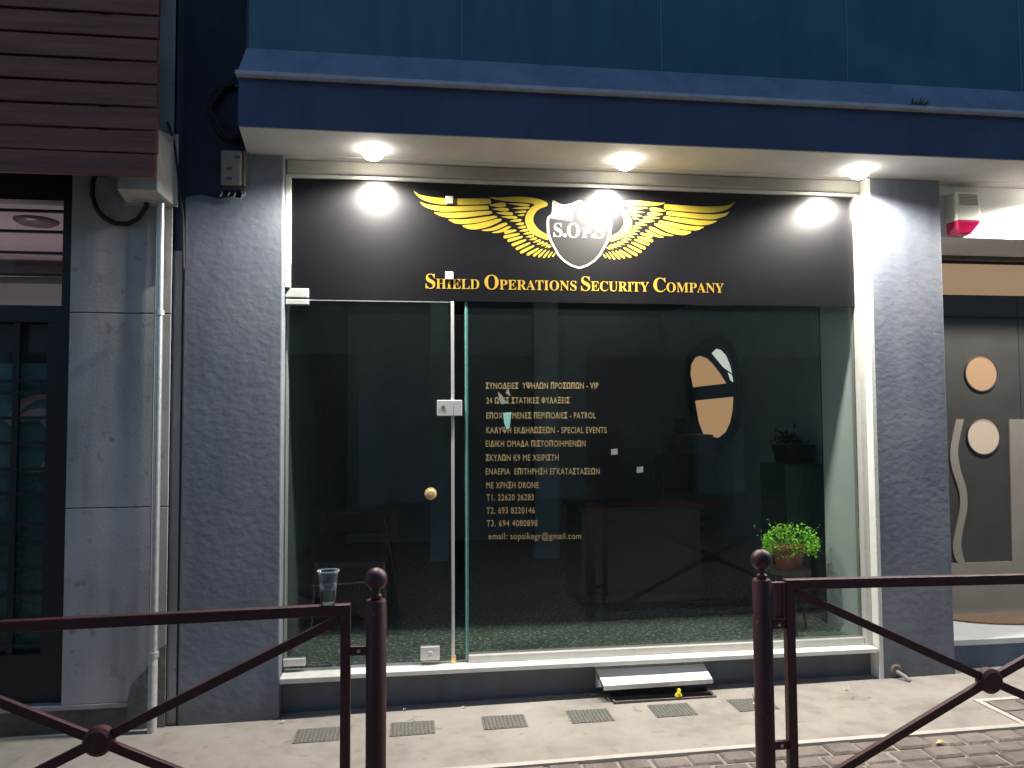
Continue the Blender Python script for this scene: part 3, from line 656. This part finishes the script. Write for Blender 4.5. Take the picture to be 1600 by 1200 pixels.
pts = [at(x, y, -.13) for x, y in [(152,262),(145,285),(144,305),(150,325),(162,340),(180,349),(200,350),(216,342),(228,325),(231,310)]]
tag(MB().tube(pts, .014, 8).build('hanging_cable', BLACK, None, smooth=True), 'thick black cable hanging in a loop below the white electrical box', 'cable')
pts = [at(x, y, -.12) for x, y in [(262,190),(272,220),(277,260),(281,300),(286,340),(287,420)]]
tag(MB().tube(pts, .006, 8).build('wall_cable', BLACK, None, smooth=True), 'thin black cable running down beside the slate grey pillar', 'cable')
jb = thing('junction_box', 'old beige junction box with broken cover on the upper pillar corner', 'junction box', (-.97, -.13, 2.95))
MB().box(-1.035, -.925, -.165, -.10, 2.955, 3.150).build('cover', BEIGE, jb, .012)
MB().box(-.923, -.908, -.150, -.10, 2.96, 3.152).build('side_rail', BASE_L, jb, .003)
MB().box(-1.02, -.93, -.150, -.10, 2.932, 2.954).build('broken_base', BLACK, jb)
for x, z in ((-.988, 3.045), (-.988, 2.99), (-.945, 3.11)): MB().box(x-.018, x+.014, -.1665, -.164, z-.009, z+.009).build('slot', GRATE, jb)
for x, h in ((-1.04, .035), (-1.0, .028), (-.97, .04), (-.93, .045), (-.915, .03)): MB().tube([(x, -.112, 2.935), (x+.008, -.13, 2.935-h*.5), (x-.003, -.118, 2.935-h)], .004, 6).build('wire_stub', GALV, jb)
cc = thing('cable_coil', 'dark rounded coil tucked behind the left end of the blue canopy', 'coil', (-.955, -.1, 3.40))
pts = []
for i in range(90):
    a = i/89*math.pi*6; rr = .135+.03*math.sin(i*.9)*.5+.01*(i/90)
    pts.append((-.955+rr*math.cos(a), -.11+.015*math.sin(a*1.7), 3.40+rr*1.1*math.sin(a)))
MB().tube(pts, .013, 7).build('loops', mat('dusty_black_rubber', (.016, .016, .018), .8), cc, smooth=True)
MB().box(-.97, -.93, -.13, -.08, 3.52, 3.55).build('hook', DARKF, cc)
# weed on the ledge
b = MB(); p = at(1438, 163, -.56)
for i in range(26):
    a = random.uniform(0, 6.28); L = random.uniform(.02, .06); q = Vector((p.x+random.gauss(0, .02), -.535+random.uniform(-.01, .02), 3.434))
    d = Vector((math.cos(a)*.6, -abs(math.sin(a))*.3, random.uniform(-.2, .8))).normalized()*L; s_ = Vector((math.sin(a), 0, math.cos(a)))*.006
    b.add([q, q+d*.5+s_, q+d, q+d*.5-s_], [(0, 1, 2, 3)])
tag(b.build('ledge_weed', mat('dry_weed', (.04, .05, .03), .8)), 'small dark weed growing on the edge of the blue ledge', 'weed')

# ------------------------------------------------------------------ railings
def railing(label, xp, ztop, xu, xr, zl, zr, hub, far, plate):
    r = thing('street_railing', label, 'railing', (xp, -1.5, gz(xp)), 'maroon street railings')
    YR = -1.5; zg = gz(xp)-.05
    po = MB().lathe([(.0385, zg), (.0385, ztop-.006), (.034, ztop), (.016, ztop+.002)], (xp, YR, 0), 28).build('post', MAROON, r, smooth=True)
    zb = ztop+.078
    prof = [(.017, ztop), (.021, ztop+.010), (.021, ztop+.018), (.014, ztop+.024), (.016, zb-.040)]
    prof += [(.043*math.sin(a), zb-.043*math.cos(a)) for a in [R(24+i*13) for i in range(12)]]+[(.0001, zb+.043)]
    MB().lathe(prof, (xp, YR, 0), 28).build('ball_finial', MAROON, po, smooth=True)
    h = .040; sx = 1 if xr > xu else -1
    MB().hexa([(xu,YR-.019,zl-h),(xr,YR-.019,zr-h),(xr,YR+.019,zr-h),(xu,YR+.019,zl-h),(xu,YR-.019,zl),(xr,YR-.019,zr),(xr,YR+.019,zr),(xu,YR+.019,zl)][::1] if sx > 0 else
              [(xr,YR-.019,zr-h),(xu,YR-.019,zl-h),(xu,YR+.019,zl-h),(xr,YR+.019,zr-h),(xr,YR-.019,zr),(xu,YR-.019,zl),(xu,YR+.019,zl),(xr,YR+.019,zr)]).build('top_rail', MAROON, r, .003)
    w_ = .037
    for x0 in ((xu, xr-sx*w_) if sx > 0 else (xu, xr-sx*w_)):
        x1 = x0+sx*w_; zt = (zl if x0 == xu else zr)-h-.0005
        MB().box(min(x0, x1), max(x0, x1), YR-.018, YR+.018, gz(x0)+.06, zt).build('upright', MAROON, r, .003)
    z0 = gz(xu)+.10
    MB().box(min(xu, xr)+w_+.0005, max(xu, xr)-w_-.0005, YR-.017, YR+.017, z0-.02, z0+.018).build('bottom_rail', MAROON, r, .003)
    hx, hz = hub
    for ex, ez in far:
        MB().bar((ex, YR, ez), (hx, YR, hz), .034, .022).build('brace', MAROON, r, .002)
    MB().lathe([(.0001, -.030), (.040, -.028), (.052, -.016), (.052, .016), (.040, .028), (.0001, .030)], (hx, YR, hz), 28, 'y').build('hub_disc', MAROON, r, smooth=True)
    for z in (plate+[]):
        x0, x1 = sorted((xp+sx*.034, xu+sx*.0005)); bk = MB().box(x0, x1, YR-.009, YR+.009, z-.017, z+.017).build('bracket', MAROON, r, .002)
        MB().lathe([(0, -.006), (.006, -.005), (.007, 0)], ((x0+x1)/2, YR-.009, z), 10, 'y').build('bolt', GALV, bk)
    return r
railing('maroon railing with ball topped post, plastic cup standing on its rail', -.127, .972, -.222, -2.0, .961, .938, (-1.111, .506),
        [(-.262, .905), (-.262, .105), (-1.96, .105), (-1.96, .90)], [.785, .20])
rr = railing('maroon railing with ball topped post and hollow side plate, at right', 1.420, .999, 1.516, 3.32, .996, .974, (2.419, .545),
        [(1.556, .945), (1.556, .13), (3.28, .16), (3.28, .93)], [.815, .335])
b = MB(); b.box(1.462, 1.470, -1.51, -1.49, .835, .985); b.box(1.506, 1.5155, -1.51, -1.49, .835, .985); b.box(1.470, 1.506, -1.51, -1.49, .977, .985); b.box(1.470, 1.506, -1.51, -1.49, .835, .843); b.box(1.470, 1.506, -1.497, -1.49, .843, .977)
b.build('side_plate', mat('rusty_maroon', (.14, .055, .05), .6, var=.3), rr)

cp = thing('plastic_cup', 'clear plastic cup half full of water on the railing', 'cup', (-.306, -1.5, .96))
CUPM = glass('clear_plastic', (.95, .96, .98), .08, 1.8, dust_haze=.05)
prof = [(.0001, .962), (.027, .962), (.0275, .966), (.030, 1.0), (.0325, 1.025), (.0333, 1.026), (.0365, 1.060), (.0358, 1.062), (.0385, 1.082), (.0405, 1.084), (.0405, 1.087), (.038, 1.0865)]
cw = MB().lathe(prof, (-.306, -1.5, 0), 32, cap=False).build('cup_wall', CUPM, cp, smooth=True)
MB().lathe([(.0385, 1.0845), (.0412, 1.0845), (.0412, 1.0880), (.0385, 1.0880), (.0385, 1.0845)], (-.306, -1.5, 0), 32, cap=False).build('rim', mat('milky_rim', (.6, .62, .66), .3), cw, smooth=True)
MB().lathe([(.0001, .964), (.0265, .964), (.0295, 1.0), (.0315, 1.018), (.0001, 1.018)], (-.306, -1.5, 0), 32, cap=False).build('water', glass('water', (.85, .88, .92), .02, 1.6), cp, smooth=True)
MB().lathe([(.0001, .9615), (.021, .9615), (.021, .9655), (.0001, .9655)], (-.306, -1.5, 0), 24, cap=False).build('cup_base', mat('milky_plastic', (.65, .66, .68), .4), cw)

# ------------------------------------------------------------------ pavement things
hc = thing('hatch_cover', 'raised white sloping metal hatch cover against the plinth', 'hatch cover', (1.4, -.1, .1))
MB().hexa([(1.090,-.175,.134),(1.735,-.175,.142),(1.735,-.025,.182),(1.082,-.025,.180),(1.090,-.175,.143),(1.735,-.175,.151),(1.742,-.025,.192),(1.082,-.025,.190)]).build('lid', mat('white_metal_sheet', (.78, .77, .74), .45, var=.05), hc, .002)
MB().box(1.078, 1.740, -.024, -.0125, .180, .215).build('rear_flange', mat('grey_metal_flange', (.30, .30, .31), .5, var=.25, vscale=20), hc, .002)
MB().hexa([(1.088,-.177,.118),(1.737,-.177,.126),(1.737,-.171,.126),(1.088,-.171,.118),(1.088,-.179,.1435),(1.737,-.179,.1515),(1.737,-.1755,.1515),(1.088,-.1755,.1435)]).build('front_lip', GALV, hc)
MB().add([(1.081,-.172,.138),(1.081,-.03,.182),(1.081,-.03,.085)], [(0,1,2)]).add([(1.078,-.172,.138),(1.078,-.03,.182),(1.078,-.03,.085)], [(0,2,1)]).build('side_cheek', mat('grey_side_sheet', (.55, .54, .52), .5), hc)
pit = thing('drain_box', 'open rusty drain box sunk in the pavement under the hatch cover', 'drain', (1.44, -.1, .05))
zz = gz(1.44); b = MB()
b.box(HX0-.012, HX1+.012, HY0-.010, HY0+.002, zz-.15, zz+.012); b.box(HX0-.012, HX0, HY0+.0025, HY1, zz-.15, zz+.010); b.box(HX1, HX1+.012, HY0+.0025, HY1, zz-.15, zz+.010)
b.box(HX0, HX1, HY1+.0005, HY1+.012, zz-.15, zz+.004); b.box(HX0, HX1, HY0+.003, HY1, zz-.16, zz-.15)
b.build('frame', mat('rusty_frame', (.13, .10, .085), .7, var=.35, vscale=20), pit)
MB().box(HX0+.002, HX1-.002, -.150, -.143, zz-.1, zz+.014).build('inner_rail', mat('rusty_rail', (.16, .12, .10), .7, var=.3, vscale=20), pit)
b = MB(); p = Vector((1.52, -.199, zz+.012))
for k_, (dx, dz, r_) in enumerate(((-.010, .010, .014), (.010, .009, .013), (.000, .024, .013), (.004, .037, .012))):
    b.lathe([(.0001, -r_), (r_*.7, -r_*.7), (r_, 0), (r_*.6, r_*.8), (.0001, r_)], p+Vector((dx, -.004+.004*(k_ % 2), dz)), 7+k_, 'z')
tag(b.build('yellow_scrap', mat('yellow_plastic', (.75, .62, .03), .5), None, smooth=True), 'crumpled yellow plastic scrap on the edge of the drain box', 'scrap')

ORD = ['leftmost small iron grate set in the pavement, partly behind the railing upright', 'second small iron grate from the left in the pavement row', 'third small iron grate from the left in the pavement row',
       'fourth small iron grate in the row, left of the one nearest the yellow scrap', 'fifth small iron grate in the row, right below the yellow scrap', 'rightmost small dark grate with a stalk on it, beside the railing post']
g0 = None
for i, x in enumerate((-.47, .015, .50, .967, 1.43, 1.895)):
    if i == 0:
        g0 = thing('pavement_grate', ORD[0], 'grate', (x, -.355, gz(x)), 'grates in the pavement'); z = gz(x)
        b = MB()
        for q in range(11): b.box(x-.108+q*.0205, x-.108+q*.0205+.011, -.435, -.275, z-.002, z+.006)
        b.build('bars', GRATE, g0, .001)
        MB().box(x-.116, x+.116, -.443, -.267, z-.004, z+.0035).build('bed', mat('grate_dirt', (.15, .14, .12), .9, var=.35, vscale=50), g0)
    else: copy_thing(g0, (x, -.355, gz(x)), ORD[i])
st = thing('dry_stalk', 'thin dry stalk sticking up from the rightmost pavement grate', 'stalk', (1.905, -.35, gz(1.9)))
MB().tube([(1.905, -.36, gz(1.9)+.004), (1.902, -.355, gz(1.9)+.03), (1.895, -.35, gz(1.9)+.06)], .002, 6).build('stem', GRATE, st)
MB().box(1.893, 1.917, -.372, -.350, gz(1.9)+.0065, gz(1.9)+.010).build('dry_leaf', mat('pale_leaf', (.6, .52, .34), .7), st)
LIT = mat('dry_yellow_leaf', (.55, .42, .16), .7, var=.3); LIT2 = mat('pale_litter', (.62, .56, .46), .7, var=.2)
def litter(x, y, s_, label, m, grp):
    b = MB(); z = gz(x)+.005; a = random.uniform(0, 6.28); pts = []
    for k in range(7):
        t = k/7*6.28; rr_ = s_*(1 if k % 2 else .6); pts.append((x+rr_*math.cos(t+a), y+rr_*.55*math.sin(t+a), z+random.uniform(0, .012)))
    b.add(pts+[(x, y, z+.004)], [(k, (k+1) % 7, 7) for k in range(7)])
    return tag(b.build('fallen_leaf', m), label, 'leaf', grp)
for x, y, s_ in ((.80, -.06, .022), (.74, -.07, .016), (1.02, -.05, .026), (1.06, -.075, .03), (1.10, -.06, .02)):
    litter(x, y, s_, 'curled yellow leaf on the pavement left of the hatch cover', LIT, 'yellow leaves by the hatch cover')
for x, y, s_ in ((2.52, -.24, .02), (2.48, -.37, .016), (2.58, -.37, .014), (1.72, -.30, .012), (.84, -.40, .012), (.30, -.12, .014), (-.03, -.10, .012), (-.68, -.16, .02)):
    litter(x, y, s_, 'tiny pale scrap of litter lying on the beige pavement', LIT2, 'pale scraps on the pavement')
litter(2.55, -1.0, .035, 'yellow leaf on the brown paving blocks behind the right railing', LIT, None)
pb = thing('pipe_stub', 'short broken metal pipe stub at the foot of the right pillar', 'pipe stub', (2.93, -.13, .09))
MB().tube([(2.93, -.10, .115), (2.95, -.15, .10), (2.965, -.18, .08)], .012, 10).build('stub', mat('dull_pipe', (.2, .19, .18), .6), pb, smooth=True)
MB().lathe([(.0, -.012), (.03, -.010), (.04, 0)], (2.93, -.10, .118), 12, 'y').build('mortar_collar', BASE_L, pb)

# ------------------------------------------------------------------ inside the shop
pl = thing('potted_plant', 'bright green bushy plant in a terracotta pot inside the window', 'potted plant', (2.47, .32, .66))
MB().lathe([(.075, .668), (.098, .79), (.106, .79), (.106, .815), (.095, .815), (.09, .80), (.0001, .80)], (2.47, .32, 0), 24).build('pot', POT, pl, smooth=True)
b = MB()
for i in range(1150):
    a = random.uniform(0, 6.283); t = random.random()**.5
    el = math.acos(random.uniform(-.6, 1)); rx = .200*(.55+.45*t); c = Vector((2.487+rx*math.sin(el)*math.cos(a)+.012*math.sin(a*5), .32+rx*.8*math.sin(el)*math.sin(a), (.825+.125*(.5+.5*t)*math.cos(el))+.02*math.sin(a*4+1)))
    d = Vector((random.gauss(math.cos(a), .6), random.gauss(math.sin(a), .6), random.gauss(.4, .5))).normalized(); L = random.uniform(.010, .022)
    n_ = d.cross(Vector((random.random()-.5, random.random()-.5, random.random()))).normalized()*L*.42
    b.add([c-d*L*.5, c+n_, c+d*L*.5, c-n_], [(0, 1, 2, 3)])
for i in range(70):
    a = random.uniform(0, 6.283); r_ = random.uniform(.10, .25); top = Vector((2.487+r_*math.cos(a), .32+r_*.8*math.sin(a), .86+random.uniform(-.09, .12)-.2*max(0, r_-.2)))
    c = Vector((2.47, .32, .80))
    for k_ in range(5):
        p_ = c.lerp(top, .62+k_*.1)+Vector((random.gauss(0, .006), random.gauss(0, .006), random.gauss(0, .006))); L = random.uniform(.010, .018)
        d = Vector((random.gauss(0, 1), random.gauss(0, 1), random.gauss(.5, .6))).normalized(); n_ = d.cross(Vector((.4, random.random(), .7))).normalized()*L*.45
        b.add([p_-d*L*.5, p_+n_, p_+d*L*.5, p_-n_], [(0, 1, 2, 3)])
b.build('foliage', LEAFM, pl)
ps2 = thing('plant_stand', 'dark plant stand holding the green plant inside the window', 'stand', (2.47, .32, .262))
MB().lathe([(.0001, .640), (.14, .640), (.14, .667), (.0001, .667)], (2.47, .32, 0), 24).build('stand_top', COUNTER, ps2)
for a in (0.3, 2.4, 4.5): MB().tube([(2.47+.08*math.cos(a), .32+.08*math.sin(a), .64), (2.47+.14*math.cos(a), .32+.14*math.sin(a), .263)], .010, 8).build('leg', COUNTER, ps2)
ct = thing('reception_counter', 'dark brown reception counter standing inside the shop', 'counter', (1.75, 1.5, .262))
MB().box(1.28, 2.22, 1.22, 1.75, .263, .96).build('body', COUNTER, ct, .004); MB().box(1.25, 2.25, 1.18, 1.80, .961, .99).build('top', DARKF, ct, .004)
MB().box(1.30, 2.20, 1.195, 1.219, .263, .33).build('kick_strip', mat('brown_kick_strip', (.09, .075, .06), .5), ct)
rc = thing('ribbed_cabinet', 'green ribbed cabinet behind the plant at the right side of the shop', 'cabinet', (2.83, .95, .262))
b = MB()
for i in range(17): b.box(2.69+i*.0175, 2.69+i*.0175+.011, .735, .7495, .30, 1.30)
MB().box(2.68, 2.99, .75, 1.15, .263, 1.32).build('body', mat('green_cabinet', (.035, .085, .075), .5), rc); b.build('ribbed_front', mat('green_ribs', (.06, .13, .11), .5), rc)
dp = thing('dark_planter', 'dark square planter with low plant on the ribbed cabinet', 'planter', (2.83, .92, 1.32))
MB().hexa([(2.745,.82,1.321),(2.915,.82,1.321),(2.915,1.02,1.321),(2.745,1.02,1.321),(2.72,.79,1.46),(2.94,.79,1.46),(2.94,1.05,1.46),(2.72,1.05,1.46)]).build('pot', DARKF, dp)
b = MB()
for i in range(130):
    c = Vector((2.81+random.gauss(0, .05), .92+random.gauss(0, .05), 1.47+abs(random.gauss(0, .04)))); d = Vector((random.gauss(0, 1), random.gauss(0, 1), random.random())).normalized()*.024; n_ = d.cross(Vector((.3, .5, .8))).normalized()*.010
    b.add([c-d, c+n_, c+d, c-n_], [(0, 1, 2, 3)])
b.build('foliage', mat('dark_leaf', (.02, .04, .02), .6), dp)
oc = thing('office_chair', 'black office chair standing behind the counter', 'chair', (2.42, 2.1, .262))
MB().prism([(2.20, .92), (2.60, .92), (2.64, 1.28), (2.60, 1.36), (2.30, 1.36), (2.24, 1.28)], 2.12, 2.18).build('backrest', BLACK, oc, .02)
MB().box(2.17, 2.65, 1.85, 2.3, .70, .77).build('seat', BLACK, oc, .03)
MB().tube([(2.41, 2.08, .70), (2.41, 2.08, .33)], .03, 10).build('column', BLACK, oc)
for i in range(5):
    a = i*1.257; MB().tube([(2.41, 2.08, .34), (2.41+.27*math.cos(a), 2.08+.27*math.sin(a), .29)], .02, 8).build('leg', BLACK, oc)
pt = thing('desk_printer', 'dark printer on a filing cabinet in front of the round window', 'printer', (2.55, 2.4, 1.5))
MB().box(2.42, 2.78, 2.30, 2.62, 1.33, 1.51).build('body', mat('printer_grey', (.10, .10, .10), .5), pt, .01); MB().box(2.50, 2.57, 2.5, 2.56, 1.511, 1.66).build('paper_tray', DARKF, pt)
fc = thing('filing_cabinet', 'dark filing cabinet under the printer at the back of the shop', 'cabinet', (2.57, 2.45, .262))
MB().box(2.34, 2.80, 2.25, 2.70, .263, 1.328).build('body', mat('cabinet_blue_grey', (.05, .06, .08), .5), fc, .005)
for z in (.35, .68, 1.01): MB().box(2.36, 2.78, 2.238, 2.2495, z, z+.29).build('drawer', mat('drawer_blue_grey', (.06, .07, .09), .5), fc, .004)
chv = thing('metal_chair', 'dark chair with thin metal legs just inside the glass door', 'chair', (-.35, .8, .262))
MB().box(-.62, -.16, .62, 1.05, .70, .74).build('seat', BLACK, chv, .01)
CHL = mat('dull_chair_metal', (.09, .09, .09), .4, .5)
MB().prism([(-.60, .86), (-.18, .86), (-.20, 1.02), (-.58, 1.02)], 1.05, 1.08).build('backrest', BLACK, chv, .01)
for p, q in (((-.17, .62, .74), (-.15, .60, .263)), ((-.60, .62, .74), (-.63, .60, .263)), ((-.19, 1.05, 1.0), (-.06, 1.12, .263)), ((-.60, 1.05, 1.0), (-.66, 1.12, .263))):
    MB().tube([p, q], .009, 8).build('leg', CHL, chv)
MB().tube([(-.63, .6, .60), (-.16, .6, .615)], .006, 6).build('stretcher', CHL, chv)

# ------------------------------------------------------------------ across the street (seen mirrored in the glass)
op = thing('opposite_building', 'plain building across the street, mirrored faintly in the shop glass', 'building', (1, -11, 0))
OW = mat('opposite_render', (.72, .78, .84), .8, var=.15, vscale=1.5)
ox = [-14, -7.5, -5.2, -3.4, -1.0, .4, 2.6, 3.6, 6.0, 7.0, 9.5, 16]
for i in range(0, len(ox)-1, 2): MB().box(ox[i], ox[i+1], -11.3, -11, -.3, 3.0).build('pier', OW, op)
MB().box(-14, 16, -11.3, -10.98, 3.0, 3.7).build('band', mat('opposite_band', (.72, .78, .80), .8, var=.1), op)
MB().box(-14, 16, -11.3, -11.0, 3.7, 7.5).build('upper_storey', OW, op)
MB().box(-14, 16, -11.6, -11.31, -.3, 3.0).build('dark_shopfront', BLACK, op)
for i in range(7): MB().box(-11+i*3.6, -9.6+i*3.6, -10.995, -10.96, 4.4, 6.3).build('window', DARKF, op)
MB().box(-14, 16, -10.6, -10.0, 3.9, 4.0).build('balcony', OW, op)
